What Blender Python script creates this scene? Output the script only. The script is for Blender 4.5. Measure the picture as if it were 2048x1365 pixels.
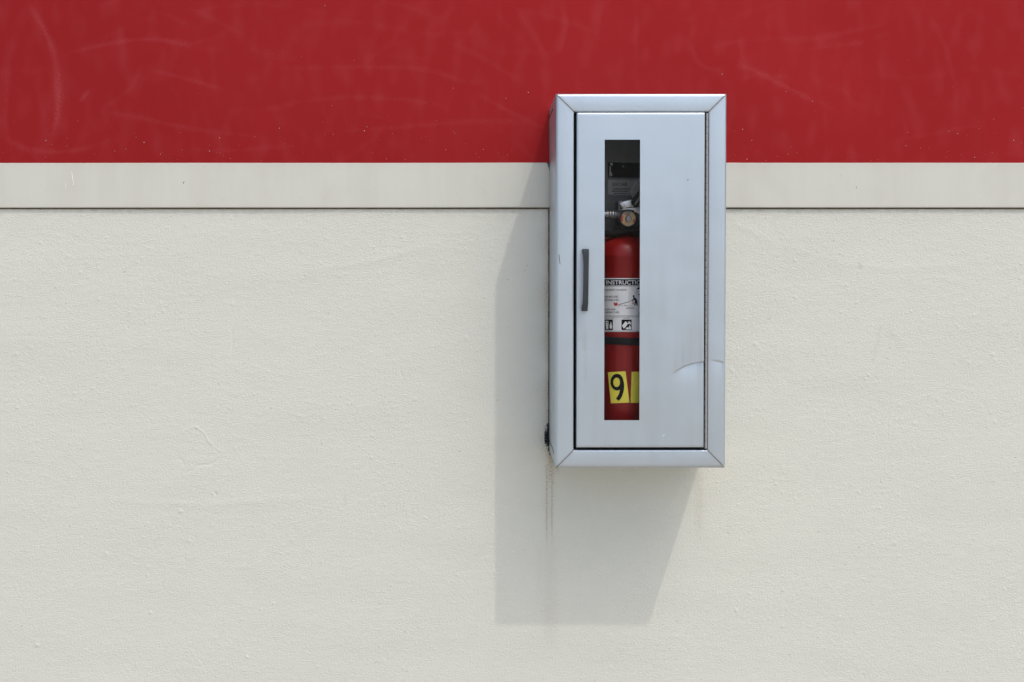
import bpy, bmesh, math, random
import numpy as np
from mathutils import Vector, Matrix

for o in list(bpy.data.objects):
    bpy.data.objects.remove(o)
scene = bpy.context.scene
col = scene.collection
rng = np.random.default_rng(11)
random.seed(5)

# ------------------------------------------------------------------ camera
F_PX, CAM_D, CAM_Z, PITCH = 2000.0, 2.078, 1.5, math.radians(1.2)
PX0, PY0 = 975.0, 582.0                       # principal point on the 2048 x 1365 frame
cam_d = bpy.data.cameras.new('camera')
cam = bpy.data.objects.new('camera', cam_d); col.objects.link(cam)
cam.location = (0, -CAM_D, CAM_Z)
cam.rotation_euler = (math.pi / 2 - PITCH, 0, 0)
cam_d.sensor_width = 36.0
cam_d.lens = F_PX / 2048 * 36.0
cam_d.shift_x = (1024 - PX0) / 2048
cam_d.shift_y = (PY0 - 682.5) / 2048
cam_d.clip_start = 0.05
cam_d.clip_end = 2000
scene.camera = cam

# ------------------------------------------------------------------ light
SUN_TO = Vector((0.61, -1.0, 1.965)).normalized()
world = bpy.data.worlds.new('World'); scene.world = world
world.use_nodes = True
wn = world.node_tree
sky = wn.nodes.new('ShaderNodeTexSky')
sky.sky_type = 'NISHITA'
sky.sun_disc = False
sky.sun_elevation = math.asin(SUN_TO.z)
sky.sun_rotation = math.atan2(SUN_TO.x, SUN_TO.y)
sky.air_density = 1.0
sky.dust_density = 3.7
sky.ozone_density = 1.0
bg = wn.nodes['Background']
bg.inputs['Strength'].default_value = 0.15
wn.links.new(sky.outputs[0], bg.inputs['Color'])
sd = bpy.data.lights.new('sun', 'SUN')
sd.energy = 0.76
sd.angle = math.radians(0.8)
sd.color = (1.0, 0.93, 0.83)
sun = bpy.data.objects.new('sun', sd); col.objects.link(sun)
sun.location = SUN_TO * 20
sun.rotation_euler = (-SUN_TO).to_track_quat('-Z', 'Y').to_euler()

scene.view_settings.view_transform = 'Standard'
scene.view_settings.look = 'None'
scene.view_settings.exposure = 0.43
scene.view_settings.gamma = 1.0


def at(px, py, y):
    """point on the plane at depth y that the photograph shows at (px, py)"""
    cx, cy = (px - PX0) / F_PX, -(py - PY0) / F_PX
    c, s = math.cos(PITCH), math.sin(PITCH)
    d = Vector((cx, c + cy * s, -s + cy * c))
    t = (y + CAM_D) / d.y
    return Vector((d.x * t, y, CAM_Z + d.z * t))


# ------------------------------------------------------------------ materials
def new_mat(name):
    m = bpy.data.materials.new(name); m.use_nodes = True
    nt = m.node_tree
    return m, nt, nt.nodes['Principled BSDF']


def N(nt, kind, **kw):
    n = nt.nodes.new(kind)
    for k, v in kw.items():
        if k in n.inputs:
            n.inputs[k].default_value = v
        else:
            setattr(n, k, v)
    return n


def ramp(nt, fac, stops):
    r = nt.nodes.new('ShaderNodeValToRGB')
    e = r.color_ramp.elements
    while len(e) < len(stops):
        e.new(0.5)
    for el, (p, c) in zip(e, stops):
        el.position = p
        el.color = (c, c, c, 1) if isinstance(c, (int, float)) else (*c, 1)
    nt.links.new(fac, r.inputs[0])
    return r.outputs[0]


def mixc(nt, fac, a, b, mode='MIX'):
    m = nt.nodes.new('ShaderNodeMix'); m.data_type = 'RGBA'; m.blend_type = mode
    for sock, v in ((m.inputs[0], fac), (m.inputs[6], a), (m.inputs[7], b)):
        if hasattr(v, 'links') or isinstance(v, bpy.types.NodeSocket):
            nt.links.new(v, sock)
        elif isinstance(v, (int, float)):
            sock.default_value = v
        else:
            sock.default_value = (*v, 1)
    return m.outputs[2]


def coords(nt, scale=(1, 1, 1), rot=(0, 0, 0)):
    tc = nt.nodes.new('ShaderNodeTexCoord'); mp = nt.nodes.new('ShaderNodeMapping')
    mp.inputs['Scale'].default_value = scale
    mp.inputs['Rotation'].default_value = rot
    nt.links.new(tc.outputs['Object'], mp.inputs[0])
    return mp.outputs[0]


def noise(nt, vec, scale, detail=3, rough=0.55, dist=0.0):
    n = N(nt, 'ShaderNodeTexNoise', Scale=scale, Detail=detail, Roughness=rough, Distortion=dist)
    nt.links.new(vec, n.inputs['Vector'])
    return n.outputs['Fac']


def bump(nt, h, strength, dist, bsdf, prev=None):
    b = N(nt, 'ShaderNodeBump', Strength=strength, Distance=dist)
    nt.links.new(h, b.inputs['Height'])
    if prev is not None:
        nt.links.new(prev, b.inputs['Normal'])
    nt.links.new(b.outputs[0], bsdf.inputs['Normal'])
    return b.outputs[0]


def plain(name, colr, rough=0.5, metal=0.0, var=0.0, vscale=60, spec=0.5, bmp=0.0, bscale=200):
    m, nt, b = new_mat(name)
    b.inputs['Roughness'].default_value = rough
    b.inputs['Metallic'].default_value = metal
    b.inputs['Specular IOR Level'].default_value = spec
    v = coords(nt)
    f = noise(nt, v, vscale, 4)
    dark = tuple(c * (1 - var) for c in colr)
    lite = tuple(min(1, c * (1 + var)) for c in colr)
    nt.links.new(mixc(nt, ramp(nt, f, [(0.3, 0.0), (0.7, 1.0)]), dark, lite), b.inputs['Base Color'])
    if bmp:
        bump(nt, noise(nt, v, bscale, 3), bmp, 0.001, b)
    return m


def mat_stucco():
    m, nt, b = new_mat('stucco_paint')
    v = coords(nt)
    big = noise(nt, coords(nt, (1.0, 1, 2.6)), 2.2, 4)
    base = mixc(nt, ramp(nt, big, [(0.3, 0.0), (0.72, 1.0)]), (0.595, 0.617, 0.565), (0.612, 0.634, 0.580))
    fine = noise(nt, v, 420, 2)
    base = mixc(nt, ramp(nt, fine, [(0.25, 0.16), (0.45, 0.0)]), base, (0.42, 0.41, 0.37))
    at_ = N(nt, 'ShaderNodeAttribute', attribute_name='stain')
    sep = nt.nodes.new('ShaderNodeSeparateColor'); nt.links.new(at_.outputs['Color'], sep.inputs[0])
    base = mixc(nt, sep.outputs[1], base, (0.25, 0.195, 0.12))
    base = mixc(nt, sep.outputs[2], base, (0.36, 0.33, 0.28))
    base = mixc(nt, sep.outputs[0], base, (0.018, 0.02, 0.028))
    nt.links.new(base, b.inputs['Base Color'])
    b.inputs['Roughness'].default_value = 0.75
    b.inputs['Specular IOR Level'].default_value = 0.3
    bump(nt, noise(nt, coords(nt, (0.75, 1, 1.2)), 330, 3, 0.65), 1.0, 0.0014, b)
    return m


def mat_red():
    m, nt, b = new_mat('red_panel_paint')
    v = coords(nt)
    big = noise(nt, coords(nt, (1.2, 1, 1)), 1.6, 3)
    base = mixc(nt, ramp(nt, big, [(0.3, 0.0), (0.7, 1.0)]), (0.285, 0.0135, 0.0155), (0.305, 0.0155, 0.0175))
    a = N(nt, 'ShaderNodeAttribute', attribute_name='smear')
    base = mixc(nt, a.outputs['Fac'], base, (0.45, 0.10, 0.11))
    nt.links.new(base, b.inputs['Base Color'])
    rr = ramp(nt, noise(nt, coords(nt, (1, 1, 1.5)), 4, 4), [(0.25, 0.52), (0.75, 0.62)])
    nt.links.new(rr, b.inputs['Roughness'])
    b.inputs['Metallic'].default_value = 0.45
    b.inputs['Specular IOR Level'].default_value = 0.12
    bump(nt, noise(nt, v, 500, 2), 0.05, 0.0003, b)
    return m


def mat_trim():
    m, nt, b = new_mat('trim_paint')
    st = noise(nt, coords(nt, (9, 1, 1.2)), 1.6, 5, 0.6)
    base = mixc(nt, ramp(nt, st, [(0.42, 0.0), (0.85, 0.8)]), (0.555, 0.570, 0.52), (0.50, 0.503, 0.448))
    fl = noise(nt, coords(nt, (1, 1, 1)), 8, 5)
    base = mixc(nt, ramp(nt, fl, [(0.55, 0.0), (0.8, 0.35)]), base, (0.44, 0.43, 0.38))
    sp = noise(nt, coords(nt), 260, 1)
    base = mixc(nt, ramp(nt, sp, [(0.76, 0.0), (0.80, 0.5)]), base, (0.26, 0.22, 0.17))
    a = N(nt, 'ShaderNodeAttribute', attribute_name='stain')
    sep = nt.nodes.new('ShaderNodeSeparateColor'); nt.links.new(a.outputs['Color'], sep.inputs[0])
    base = mixc(nt, sep.outputs[1], base, (0.25, 0.195, 0.12))
    base = mixc(nt, sep.outputs[0], base, (0.018, 0.02, 0.028))
    nt.links.new(base, b.inputs['Base Color'])
    b.inputs['Roughness'].default_value = 0.5
    b.inputs['Specular IOR Level'].default_value = 0.35
    bump(nt, noise(nt, coords(nt), 14, 3), 0.10, 0.004, b)
    return m


def mat_aluminium(name, base=(0.495, 0.575, 0.65), rough=0.40):
    m, nt, b = new_mat(name)
    grime = noise(nt, coords(nt, (9, 9, 1.5)), 2.2, 4, 0.5)
    cl = noise(nt, coords(nt), 7, 4)
    c0 = mixc(nt, ramp(nt, grime, [(0.52, 0.0), (0.85, 0.30)]), base, tuple(x * y for x, y in zip(base, (0.76, 0.74, 0.70))))
    c0 = mixc(nt, ramp(nt, cl, [(0.5, 0.0), (0.8, 0.35)]), c0, tuple(x * 0.84 for x in base))
    dots = noise(nt, coords(nt), 330, 1)
    c0 = mixc(nt, ramp(nt, dots, [(0.75, 0.0), (0.80, 0.35)]), c0, (0.34, 0.33, 0.31))
    ga = N(nt, 'ShaderNodeAttribute', attribute_name='grime')
    c0 = mixc(nt, ga.outputs['Fac'], c0, (0.17, 0.145, 0.105))
    nt.links.new(c0, b.inputs['Base Color'])
    mt = N(nt, 'ShaderNodeMath', operation='MULTIPLY_ADD'); mt.inputs[1].default_value = -0.9; mt.inputs[2].default_value = 0.9
    nt.links.new(ga.outputs['Fac'], mt.inputs[0]); nt.links.new(mt.outputs[0], b.inputs['Metallic'])
    rr = ramp(nt, noise(nt, coords(nt, (1, 1, 3)), 9, 4), [(0.2, rough - 0.06), (0.8, rough + 0.08)])
    nt.links.new(rr, b.inputs['Roughness'])
    n1 = bump(nt, noise(nt, coords(nt), 5.0, 2), 0.22, 0.006, b)
    bump(nt, noise(nt, coords(nt), 900, 2), 0.05, 0.0003, b, n1)
    return m


def mat_glass():
    m = bpy.data.materials.new('window_acrylic'); m.use_nodes = True
    nt = m.node_tree
    nt.nodes.remove(nt.nodes['Principled BSDF'])
    out = nt.nodes['Material Output']
    tr = N(nt, 'ShaderNodeBsdfTransparent'); tr.inputs[0].default_value = (0.965, 0.97, 0.975, 1)
    gl = N(nt, 'ShaderNodeBsdfGlossy', Roughness=0.04); gl.inputs[0].default_value = (1, 1, 1, 1)
    lw = N(nt, 'ShaderNodeLayerWeight', Blend=0.5)
    fr = N(nt, 'ShaderNodeMath', operation='POWER'); fr.inputs[1].default_value = 4.0
    nt.links.new(lw.outputs['Facing'], fr.inputs[0])
    fm = N(nt, 'ShaderNodeMath', operation='MULTIPLY_ADD'); fm.inputs[1].default_value = 0.5; fm.inputs[2].default_value = 0.004
    nt.links.new(fr.outputs[0], fm.inputs[0]); fr = fm
    v = coords(nt)
    b = N(nt, 'ShaderNodeBump', Strength=0.1, Distance=0.002)
    nt.links.new(noise(nt, v, 9, 2), b.inputs['Height'])
    nt.links.new(b.outputs[0], gl.inputs['Normal'])
    mx = N(nt, 'ShaderNodeMixShader')
    nt.links.new(fr.outputs[0], mx.inputs[0])
    nt.links.new(tr.outputs[0], mx.inputs[1]); nt.links.new(gl.outputs[0], mx.inputs[2])
    nt.links.new(mx.outputs[0], out.inputs[0])
    return m


M = {
    'stucco': mat_stucco(),
    'red': mat_red(),
    'trim': mat_trim(),
    'alu': mat_aluminium('satin_aluminium'),
    'hinge': plain('hinge_steel', (0.33, 0.33, 0.32), 0.7, 0.35, 0.25, 300, spec=0.25),
    'black': plain('black_rubber', (0.010, 0.010, 0.011), 0.75, 0, 0.2, spec=0.12),
    'gap': plain('dark_sealant', (0.030, 0.026, 0.022), 0.9, 0, 0.3),
    'joint': plain('brown_sealant', (0.10, 0.082, 0.058), 0.9, 0, 0.35, 40),
    'handle': plain('handle_plastic', (0.030, 0.037, 0.043), 0.5, 0, 0.1, spec=0.3),
    'tub': plain('tub_grey_enamel', (0.28, 0.30, 0.32), 0.45, 0, 0.1),
    'glass': mat_glass(),
    'ext_red': plain('extinguisher_red', (0.20, 0.006, 0.007), 0.28, 0, 0.08, 30, spec=0.3),
    'label': plain('label_silver', (0.60, 0.62, 0.64), 0.42, 0, 0.06),
    'ink': plain('label_ink', (0.010, 0.010, 0.012), 0.7, 0, 0.1, spec=0.08),
    'inkred': plain('label_red_ink', (0.40, 0.012, 0.012), 0.5, 0, 0.1),
    'yellow': plain('sticker_yellow', (0.62, 0.56, 0.06), 0.5, 0, 0.04),
    'silver': plain('valve_silver', (0.58, 0.59, 0.60), 0.35, 0.6, 0.1),
    'valve': plain('valve_dark_metal', (0.13, 0.137, 0.145), 0.4, 0.5, 0.1),
    'steel': plain('coupling_steel', (0.24, 0.25, 0.26), 0.42, 0.7, 0.1),
    'tag': plain('grey_tag', (0.14, 0.145, 0.14), 0.6, 0, 0.1),
    'dial': plain('dial_ochre', (0.42, 0.30, 0.14), 0.5, 0, 0.15),
    'white': plain('matt_white', (0.86, 0.87, 0.88), 0.6, 0, 0.05),
    'plate': plain('clear_label_film', (0.74, 0.76, 0.78), 0.4, 0, 0.1),
    'plateink': plain('faded_label_ink', (0.09, 0.095, 0.10), 0.6, 0, 0.2),
    'fleck': plain('pale_flecks', (0.52, 0.38, 0.36), 0.8, 0, 0.2),
    'grime': plain('black_grime', (0.014, 0.016, 0.022), 0.95, 0, 0.5, 900),
    'ground': plain('concrete_ground', (0.50, 0.455, 0.37), 0.85, 0, 0.14, 1.3),
    'coping': plain('coping_metal', (0.55, 0.55, 0.52), 0.5, 0.2, 0.08),
}


# ------------------------------------------------------------------ builders
def tag(o, label=None, cat=None, group=None, kind=None):
    for k, v in (('label', label), ('category', cat), ('group', group), ('kind', kind)):
        if v:
            o[k] = v
    return o


def root(name, loc, label, cat):
    o = bpy.data.objects.new(name, None); col.objects.link(o)
    o.location = loc
    return tag(o, label, cat)


def add_mesh(name, verts, faces, mat, parent=None, smooth=None, origin=(0, 0, 0)):
    me = bpy.data.meshes.new(name)
    ox = Vector(origin)
    me.from_pydata([tuple(Vector(v) - ox) for v in verts], [], faces)
    bm = bmesh.new(); bm.from_mesh(me)
    bmesh.ops.recalc_face_normals(bm, faces=bm.faces)
    bm.to_mesh(me); bm.free()
    return link(name, me, mat, parent, smooth)


def link(name, me, mat, parent=None, smooth=None):
    me.materials.append(M[mat])
    if smooth is not None:
        me.polygons.foreach_set('use_smooth', [True] * len(me.polygons))
        if smooth < 180:
            me.set_sharp_from_angle(angle=math.radians(smooth))
    o = bpy.data.objects.new(name, me); col.objects.link(o)
    o.parent = parent
    return o


def box_vf(x0, x1, y0, y1, z0, z1):
    v = [(x, y, z) for x in (x0, x1) for y in (y0, y1) for z in (z0, z1)]
    f = [(0, 1, 3, 2), (4, 6, 7, 5), (0, 4, 5, 1), (2, 3, 7, 6), (0, 2, 6, 4), (1, 5, 7, 3)]
    return v, f


def add_box(name, x0, x1, y0, y1, z0, z1, mat, parent, bevel=0.0, seg=2, origin=(0, 0, 0)):
    v, f = box_vf(x0, x1, y0, y1, z0, z1)
    me = bpy.data.meshes.new(name)
    me.from_pydata([tuple(Vector(p) - Vector(origin)) for p in v], [], f)
    bm = bmesh.new(); bm.from_mesh(me)
    bmesh.ops.recalc_face_normals(bm, faces=bm.faces)
    if bevel:
        bmesh.ops.bevel(bm, geom=bm.edges[:], offset=bevel, segments=seg, affect='EDGES', profile=0.5)
    bm.to_mesh(me); bm.free()
    return link(name, me, mat, parent, 40 if bevel else None)


def lathe(name, prof, centre, axis, mat, parent, seg=48, smooth=50, origin=(0, 0, 0)):
    """prof: (radius, distance along axis)"""
    ax = Vector(axis).normalized()
    u = ax.orthogonal().normalized(); w = ax.cross(u)
    vs, fs = [], []
    n = len(prof)
    for r, h in prof:
        for k in range(seg):
            a = 2 * math.pi * k / seg
            vs.append(Vector(centre) + ax * h + (u * math.cos(a) + w * math.sin(a)) * max(r, 1e-5))
    for i in range(n - 1):
        for k in range(seg):
            k2 = (k + 1) % seg
            fs.append((i * seg + k, i * seg + k2, (i + 1) * seg + k2, (i + 1) * seg + k))
    fs.append(tuple(range(seg))[::-1]); fs.append(tuple(range((n - 1) * seg, n * seg)))
    return add_mesh(name, vs, fs, mat, parent, smooth, origin)


def tube(name, pts, rad, mat, parent, seg=14, origin=(0, 0, 0), sub=8):
    P = [Vector(p) for p in pts]
    Q = []
    for i in range(len(P) - 1):
        p0, p1, p2, p3 = P[max(i - 1, 0)], P[i], P[i + 1], P[min(i + 2, len(P) - 1)]
        for s in range(sub):
            t = s / sub
            Q.append(0.5 * ((2 * p1) + (p2 - p0) * t + (2 * p0 - 5 * p1 + 4 * p2 - p3) * t * t + (3 * p1 - p0 - 3 * p2 + p3) * t ** 3))
    Q.append(P[-1])
    vs, fs = [], []
    for i, q in enumerate(Q):
        d = (Q[min(i + 1, len(Q) - 1)] - Q[max(i - 1, 0)]).normalized()
        up = Vector((0, 1, 0)) if abs(d.y) < 0.9 else Vector((1, 0, 0))
        a = d.cross(up).normalized(); b = d.cross(a)
        for k in range(seg):
            t = 2 * math.pi * k / seg
            vs.append(q + (a * math.cos(t) + b * math.sin(t)) * rad)
    for i in range(len(Q) - 1):
        for k in range(seg):
            k2 = (k + 1) % seg
            fs.append((i * seg + k, i * seg + k2, (i + 1) * seg + k2, (i + 1) * seg + k))
    fs.append(tuple(range(seg))); fs.append(tuple(range((len(Q) - 1) * seg, len(Q) * seg)))
    return add_mesh(name, vs, fs, mat, parent, 60, origin)


def slab(name, pts, depth, mat, parent, bevel=0.0008, origin=(0, 0, 0)):
    """solid with the outline pts (3D, one plane), going depth back along +y"""
    n = len(pts)
    vs = [Vector(p) for p in pts] + [Vector(p) + Vector((0, depth, 0)) for p in pts]
    fs = [tuple(range(n)), tuple(range(2 * n - 1, n - 1, -1))]
    fs += [(i, (i + 1) % n, n + (i + 1) % n, n + i) for i in range(n)]
    me = bpy.data.meshes.new(name)
    me.from_pydata([tuple(v - Vector(origin)) for v in vs], [], fs)
    bm = bmesh.new(); bm.from_mesh(me)
    bmesh.ops.recalc_face_normals(bm, faces=bm.faces)
    if bevel:
        bmesh.ops.bevel(bm, geom=bm.edges[:], offset=bevel, segments=2, affect='EDGES', profile=0.5, clamp_overlap=True)
    bm.to_mesh(me); bm.free()
    return link(name, me, mat, parent, 40)


def grid_sheet(name, xs, zs, Y, mat, parent, keep=None, attrs=None, back=None):
    """sheet over the grid xs x zs with depth Y[iz, ix]; attrs: name -> (nz,nx) or (nz,nx,4)"""
    nx, nz = len(xs), len(zs)
    XX, ZZ = np.meshgrid(xs, zs)
    co = np.stack([XX, Y, ZZ], -1).reshape(-1, 3).astype(np.float32)
    i = np.arange(nx * nz).reshape(nz, nx)
    q = np.stack([i[:-1, :-1], i[:-1, 1:], i[1:, 1:], i[1:, :-1]], -1)
    q = q[keep] if keep is not None else q.reshape(-1, 4)
    q = q.astype(np.int32)
    extra = 0
    if back is not None:                                  # close the sheet into a slab
        y0 = float(np.median(Y)); xa, xb, za, zb = xs[0], xs[-1], zs[0], zs[-1]
        n0 = len(co)
        co = np.concatenate([co, np.array([(x, y, z) for x in (xa, xb) for y in (y0, back) for z in (za, zb)], np.float32)])
        q = np.concatenate([q, n0 + np.array([(0, 1, 3, 2), (4, 6, 7, 5), (0, 2, 6, 4), (1, 5, 7, 3), (2, 3, 7, 6)], np.int32)]).astype(np.int32)
        extra = 8
    me = bpy.data.meshes.new(name)
    me.vertices.add(len(co)); me.vertices.foreach_set('co', co.ravel())
    me.loops.add(q.size); me.loops.foreach_set('vertex_index', q.ravel())
    me.polygons.add(len(q))
    me.polygons.foreach_set('loop_start', np.arange(0, q.size, 4, dtype=np.int32))
    me.update(calc_edges=True)
    for an, arr in (attrs or {}).items():
        if extra:
            arr = np.concatenate([arr.ravel(), np.zeros(extra)])[None, :]
        if arr.ndim == 2:
            a = me.attributes.new(an, 'FLOAT', 'POINT'); a.data.foreach_set('value', arr.ravel().astype(np.float32))
        else:
            a = me.attributes.new(an, 'FLOAT_COLOR', 'POINT'); a.data.foreach_set('color', arr.reshape(-1).astype(np.float32))
    return link(name, me, mat, parent, 180)


def field(nz, nx, step, lam, band=0.5, ax=1.0, az=1.0):
    """noise with features about lam metres across, unit variance"""
    kx = np.fft.rfftfreq(nx, step)[None, :] * ax
    kz = np.fft.fftfreq(nz, step)[:, None] * az
    k = np.sqrt(kx * kx + kz * kz) + 1e-9
    g = np.exp(-(np.log(k * lam) / band) ** 2 / 2)
    w = np.fft.rfft2(rng.standard_normal((nz, nx)))
    f = np.fft.irfft2(w * g, (nz, nx))
    return f / f.std()


def sstep(a, b, x):
    t = np.clip((x - a) / (b - a), 0, 1)
    return t * t * (3 - 2 * t)


def seg_dist(X, Z, pts):
    """distance to a polyline and the parameter 0..1 along it"""
    best = np.full(X.shape, 1e9); par = np.zeros(X.shape)
    n = len(pts) - 1
    for i in range(n):
        (x0, z0), (x1, z1) = pts[i], pts[i + 1]
        dx, dz = x1 - x0, z1 - z0
        t = np.clip(((X - x0) * dx + (Z - z0) * dz) / (dx * dx + dz * dz + 1e-12), 0, 1)
        d = np.hypot(X - x0 - t * dx, Z - z0 - t * dz)
        m = d < best
        best = np.where(m, d, best); par = np.where(m, (i + t) / n, par)
    return best, par


def wp(px, py):
    p = at(px, py, 0.0)
    return (p.x, p.z)


def curve2(pts, sub=6):
    P = [Vector((a, b)) for a, b in pts]; out = []
    for i in range(len(P) - 1):
        p0, p1, p2, p3 = P[max(i - 1, 0)], P[i], P[i + 1], P[min(i + 2, len(P) - 1)]
        for s in range(sub):
            t = s / sub
            out.append(tuple(0.5 * ((2 * p1) + (p2 - p0) * t + (2 * p0 - 5 * p1 + 4 * p2 - p3) * t * t + (3 * p1 - p0 - 3 * p2 + p3) * t ** 3)))
    out.append(tuple(P[-1]))
    return out


# ================================================================== SETTING
gv, gf = [(-400, -700, 0), (400, -700, 0), (400, 6, 0), (-400, 6, 0)], [(0, 1, 2, 3)]
ground = add_mesh('ground', gv, gf, 'ground')
tag(ground, 'pale concrete ground in front of the wall', 'ground', kind='structure')

Z_TRIM_LO = at(1300, 416, 0).z
Z_TRIM_HI = at(1300, 326.5, 0).z
wall = root('building_wall', (0, 0, 0), 'cream stucco building wall with a red panel and flat trim strip', 'wall')

# ---- stucco, real relief of trowelled grains down to 2 mm, finer grain in the bump
ST = 0.0016
xs_f = np.arange(-1.10, 1.20, ST); zs_f = np.arange(0.56, Z_TRIM_LO - 0.0015, ST)
nxf, nzf = len(xs_f), len(zs_f)
XF, ZF = np.meshgrid(xs_f, zs_f)
dens = field(nzf, nxf, ST, 0.30, 0.5, 1.5, 0.8)
h = 0.00005 * field(nzf, nxf, ST, 0.0085, 0.40, 1.5, 0.8) * (1 + 0.25 * dens)
h += 0.00010 * field(nzf, nxf, ST, 0.0046, 0.25, 1.3, 0.9)
h += 0.00005 * field(nzf, nxf, ST, 0.030, 0.5, 1.7, 0.7)
h += 0.00016 * field(nzf, nxf, ST, 0.22, 0.4, 2.0, 0.6)
g = np.zeros_like(h)
n_gr = 15000
for k in range(n_gr):
    iz, ix = int(rng.integers(3, nzf - 4)), int(rng.integers(3, nxf - 4))
    top = (zs_f[iz] - 0.56) / 1.08
    if rng.random() > 0.12 + 0.55 * top ** 1.5 + 0.18 * dens[iz, ix]:
        continue
    s = rng.uniform(0.75, 1.15) * 0.0016 * (1.5 if rng.random() < 0.04 else 1)
    amp = (0.15 + 0.5 * rng.random() ** 2.5 + (0.55 if rng.random() < 0.07 else 0)) * 0.001
    sl = (slice(iz - 3, iz + 4), slice(ix - 3, ix + 4))
    g[sl] += amp * np.exp(-((XF[sl] - xs_f[ix] + rng.uniform(-.5, .5) * ST) ** 2 + (ZF[sl] - zs_f[iz]) ** 2) / (2 * s * s))
h += g
# the flaked patch low on the left: raised upper lip, undercut lower edge
for pts, a, wd in (
        ([(366, 863), (378, 858), (390, 853), (400, 860), (410, 868), (417, 884), (430, 895), (444, 905)], 0.0007, 0.0022),
        ([(370, 947), (384, 941), (396, 931), (415, 930), (428, 926), (442, 916)], -0.0008, 0.0020),
        ([(355, 918), (364, 920), (368, 932)], -0.0006, 0.0022),
        ([(620, 830), (605, 836), (590, 829)], 0.0006, 0.003),
        ([(429, 984), (433, 991)], -0.0010, 0.0022),
        ([(463, 660), (466, 690), (460, 708)], -0.0006, 0.002),
        ([(800, 738), (804, 756)], -0.0006, 0.002)):
    d, t = seg_dist(XF, ZF, [wp(*p) for p in pts])
    h += a * np.exp(-(d / wd) ** 2) * (0.4 + 0.6 * np.sin(math.pi * np.clip(t, 0.05, 0.95)))
for (px, py, r, a) in ((1985, 709, 3, .0016), (1938, 726, 2.5, .0012), (1829, 847, 3, .0012), (75, 1291, 3.5, .0018), (212, 1107, 3, .0012),
                       (302, 1226, 3, .0012), (161, 545, 2.6, .0012), (360, 1023, 3, .0013), (493, 1314, 3, .0012), (1085, 1220, 3, .0012)):
    x0, z0 = wp(px, py)
    h += a * np.exp(-((XF - x0) ** 2 + (ZF - z0) ** 2) / (2 * (r * 0.0008) ** 2))
# long trowel sweep right of the cabinet
for pts, a in (([(1545, 480), (1620, 510), (1700, 530), (1800, 537), (1920, 530), (2040, 505)], 0.0003),
               ([(1455, 440), (1500, 462), (1560, 490)], 0.0004),
               ([(900, 480), (760, 520), (600, 545)], 0.0006), ([(150, 1000), (420, 1010), (700, 990)], 0.0006)):
    d, t = seg_dist(XF, ZF, [wp(*p) for p in pts])
    h += a * np.exp(-(d / 0.008) ** 2) * np.sin(math.pi * np.clip(t, 0, 1))

# ---- stains: r = black mould, g = brown run-off, b = pale dirt and the band under the trim
stain = np.zeros((nzf, nxf, 4)); stain[..., 3] = 1
n1 = field(nzf, nxf, ST, 0.008, 0.7); n2 = field(nzf, nxf, ST, 0.03, 0.6); n3 = field(nzf, nxf, ST, 0.05, 0.6, 3.0, 0.4)
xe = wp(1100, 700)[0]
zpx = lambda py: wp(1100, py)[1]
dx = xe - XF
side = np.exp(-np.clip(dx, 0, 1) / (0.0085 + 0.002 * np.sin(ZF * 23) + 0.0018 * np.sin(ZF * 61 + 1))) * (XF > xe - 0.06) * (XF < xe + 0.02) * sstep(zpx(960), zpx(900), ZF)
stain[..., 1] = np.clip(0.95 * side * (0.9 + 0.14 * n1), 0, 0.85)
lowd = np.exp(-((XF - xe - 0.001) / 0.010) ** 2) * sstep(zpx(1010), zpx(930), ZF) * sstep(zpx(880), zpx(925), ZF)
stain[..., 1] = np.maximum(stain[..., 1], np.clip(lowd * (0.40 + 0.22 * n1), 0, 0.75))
for px, wpx, y0, y1, a in ((1093.5, 1.5, 925, 1125, .62), (1104, 1.5, 935, 1120, .62), (1098, 12, 930, 1110, .16), (1100, 16, 1060, 1330, .10),
                           (1398, 9, 945, 1120, .13), (1080, 10, 1090, 1250, .06)):
    x0 = wp(px, 1000)[0]
    c = np.exp(-((XF - x0 - 0.0002 * n3) / (wpx * 0.00104)) ** 2) * sstep(zpx(y1), zpx(y1 - 90), ZF) * sstep(zpx(y0 - 10), zpx(y0 + 10), ZF)
    stain[..., 1] = np.maximum(stain[..., 1], np.clip(a * c * (0.85 + 0.24 * n1), 0, 0.8))
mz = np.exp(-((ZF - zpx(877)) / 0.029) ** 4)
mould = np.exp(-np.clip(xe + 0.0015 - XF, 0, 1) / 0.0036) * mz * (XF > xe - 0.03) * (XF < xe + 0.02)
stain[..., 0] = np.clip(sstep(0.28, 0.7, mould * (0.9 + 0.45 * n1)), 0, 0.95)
# darker band below the trim, and faint runs down the wall
cre = np.exp(-(Z_TRIM_LO - ZF) / 0.010)
stain[..., 2] = np.clip(0.30 * cre * (0.7 + 0.4 * n2), 0, 0.5)
stain[..., 2] += 0.012 * np.clip(field(nzf, nxf, ST, 0.15, 0.6, 1.8, 0.7), 0, 2)
for pts, a, wd in (([(1764, 652), (1755, 668), (1757, 684), (1747, 700), (1751, 712), (1745, 722)], .13, .0026), ([(1718, 528), (1722, 535)], .3, .004),
                   ([(1780, 664), (1800, 690)], .10, .008), ([(690, 990), (692, 1010)], .2, .002)):
    d, t = seg_dist(XF, ZF, [wp(*p) for p in pts])
    stain[..., 2] += a * np.exp(-(d / wd) ** 2)
for k in range(70):
    iz, ix = int(rng.integers(4, nzf - 5)), int(rng.integers(4, nxf - 5))
    stain[iz:iz + 1, ix:ix + 2, 1] = rng.uniform(.25, .8)
stain[..., 2] = np.clip(stain[..., 2], 0, 0.7)
fade = sstep(-1.10, -1.06, XF) * sstep(1.198, 1.16, XF) * sstep(0.56, 0.59, ZF)
h *= fade; stain[..., :3] *= fade[..., None]
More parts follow.
